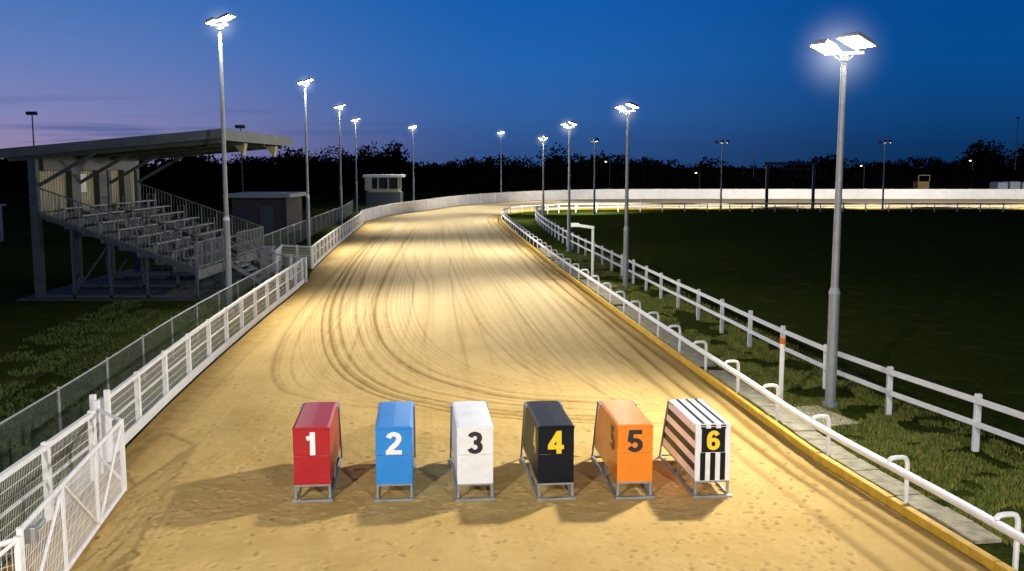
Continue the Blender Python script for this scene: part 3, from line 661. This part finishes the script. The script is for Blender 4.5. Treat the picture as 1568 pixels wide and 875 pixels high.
blades('grass',right_strip,150000,.025,.07,GC); blades('grass',left_strip,50000,.025,.07,GL)

# ------------------------------------------------------------ distant trees
TD=[mat('foliage_dark',(.002,.0035,.002),1,var=.3),mat('foliage_light',(.005,.008,.004),1,var=.3)]
for m_ in TD: m_.node_tree.nodes['Principled BSDF'].inputs['Specular IOR Level'].default_value=0
def trees():
    V=[];F=[];MI=[]
    def leafs(cx,cy,cz,rx,rz,n,s):
        for _ in range(n):
            d=Vector((random.gauss(0,1),random.gauss(0,1),random.gauss(0,1))).normalized()*random.uniform(.55,1.08)
            c=Vector((cx+d.x*rx,cy+d.y*rx,max(.2,cz+d.z*rz))); k=len(V)
            a=Vector((random.gauss(0,1),random.gauss(0,1),random.gauss(0,1))).normalized()*s*random.uniform(.5,1.2); b=a.cross(Vector((random.random(),random.random(),random.random()))).normalized()*s*.6
            V.extend([c-a,c+b,c+a*.8,c-b]); F.append((k,k+1,k+2,k+3)); MI.append(random.random()<.35)
    x=-210.
    while x<230:
        y=random.uniform(205,245); base=6.2+1.2*math.sin(x*.09)+1.0*math.sin(x*.031+2)+random.uniform(-1.0,1.5)
        if -37<x<-25: base=10.
        if 100<x<116: base=9.8
        if x>60: base+=.6
        r=random.uniform(3,5.5)
        for _ in range(random.randint(4,7)):
            leafs(x+random.uniform(-r,r),y+random.uniform(-3,3),base*random.uniform(.45,.82),r*random.uniform(.4,.7),base*random.uniform(.2,.32),110,.42)
        leafs(x,y,base*.35,r*1.2,base*.42,200,.9)
        x+=random.uniform(2.4,4.6)
    x=-215.
    while x<235:
        leafs(x,200+random.uniform(-3,3),1.6,2.6,2.6,110,.7); x+=2.4
    x=-75.
    while x<-22:
        y=random.uniform(128,150); base=random.uniform(6,7.6)
        for _ in range(5): leafs(x+random.uniform(-3,3),y,base*random.uniform(.3,.8),2.6,base*.26,110,.45)
        x+=2.4
    me=bpy.data.meshes.new('distant_trees'); me.from_pydata(V,[],F); me.materials.append(TD[0]); me.materials.append(TD[1])
    me.polygons.foreach_set('material_index',np.array(MI,dtype=np.int32)); o=bpy.data.objects.new('distant_trees',me); COL.objects.link(o)
    tb=B(); x=-205.
    while x<225: tb.tube([(x,222,0),(x+random.uniform(-.5,.5),222,5)],.35,6,.12); x+=random.uniform(4,8)
    tb.obj('distant_tree_trunks',TD[0])
    B().box(-300,300,246,247,0,4.6).obj('distant_hedge',TD[0])
trees()

# ------------------------------------------------------------ sky
wd=bpy.data.worlds.new('World'); scene.world=wd; wd.use_nodes=True; N=wd.node_tree.nodes; L=wd.node_tree.links; N.clear()
out=N.new('ShaderNodeOutputWorld'); bg=N.new('ShaderNodeBackground'); L.new(bg.outputs[0],out.inputs[0])
tc=N.new('ShaderNodeTexCoord'); sx=N.new('ShaderNodeSeparateXYZ'); L.new(tc.outputs['Generated'],sx.inputs[0])
def lin(c): return [((v/255)/12.92 if v/255<=.04045 else ((v/255+.055)/1.055)**2.4) for v in c]+[1]
def ramp(st):
    r=N.new('ShaderNodeValToRGB'); e=r.color_ramp; L.new(mr.outputs[0],r.inputs[0])
    while len(e.elements)<len(st): e.elements.new(.5)
    for el,(p,c) in zip(e.elements,st): el.position=p; el.color=lin(c)
    return r.outputs[0]
mr=N.new('ShaderNodeMapRange'); L.new(sx.outputs[2],mr.inputs[0]); mr.inputs[1].default_value=-.02; mr.inputs[2].default_value=.5
z=lambda v:(v+.02)/.52
LFT=ramp([(0,(125,114,150)),(z(.02),(145,132,172)),(z(.05),(130,132,182)),(z(.10),(100,126,186)),(z(.168),(64,114,184)),(1,(12,34,80))])
MID=ramp([(0,(40,70,114)),(z(.02),(46,82,140)),(z(.05),(48,94,160)),(z(.10),(34,98,174)),(z(.168),(18,92,172)),(1,(4,30,76))])
RGT=ramp([(0,(10,42,80)),(z(.02),(12,52,98)),(z(.05),(12,64,120)),(z(.10),(6,74,142)),(z(.168),(4,72,146)),(1,(2,24,66))])
def mixf(f,a,b):
    m=N.new('ShaderNodeMixRGB'); L.new(f,m.inputs[0]); L.new(a,m.inputs[1]); L.new(b,m.inputs[2]); return m.outputs[0]
def mrange(a,b):
    m=N.new('ShaderNodeMapRange'); m.interpolation_type='SMOOTHSTEP'; L.new(sx.outputs[0],m.inputs[0]); m.inputs[1].default_value=a; m.inputs[2].default_value=b; return m.outputs[0]
c=mixf(mrange(-.5,.02),LFT,MID); c=mixf(mrange(-.02,.42),c,RGT)
mp=N.new('ShaderNodeMapping'); mp.inputs['Scale'].default_value=(5,5,95); L.new(tc.outputs['Generated'],mp.inputs[0])
cn=N.new('ShaderNodeTexNoise'); cn.inputs['Scale'].default_value=1.3; cn.inputs['Detail'].default_value=4; L.new(mp.outputs[0],cn.inputs['Vector'])
cm=N.new('ShaderNodeMapRange'); L.new(cn.outputs['Fac'],cm.inputs[0]); cm.inputs[1].default_value=.54; cm.inputs[2].default_value=.68; cm.inputs[4].default_value=.6
ce=N.new('ShaderNodeMapRange'); L.new(sx.outputs[2],ce.inputs[0]); ce.inputs[1].default_value=.075; ce.inputs[2].default_value=.035
ce2=N.new('ShaderNodeMapRange'); L.new(sx.outputs[0],ce2.inputs[0]); ce2.inputs[1].default_value=.1; ce2.inputs[2].default_value=-.3
mu=N.new('ShaderNodeMath'); mu.operation='MULTIPLY'; L.new(cm.outputs[0],mu.inputs[0]); L.new(ce.outputs[0],mu.inputs[1])
mu2=N.new('ShaderNodeMath'); mu2.operation='MULTIPLY'; L.new(mu.outputs[0],mu2.inputs[0]); L.new(ce2.outputs[0],mu2.inputs[1])
cc=N.new('ShaderNodeMixRGB'); cc.inputs[2].default_value=lin((58,88,145)); L.new(mu2.outputs[0],cc.inputs[0]); L.new(c,cc.inputs[1])
L.new(cc.outputs[0],bg.inputs[0]); bg.inputs[1].default_value=1.0

# ------------------------------------------------------------ camera
cam=bpy.data.cameras.new('camera'); co=bpy.data.objects.new('camera',cam); COL.objects.link(co); co.location=(0,0,5)
th=math.atan(182/1500); co.rotation_euler=(math.pi/2-th,0,0); cam.sensor_width=36; cam.lens=1500/1568*36; cam.clip_end=5000; scene.camera=co
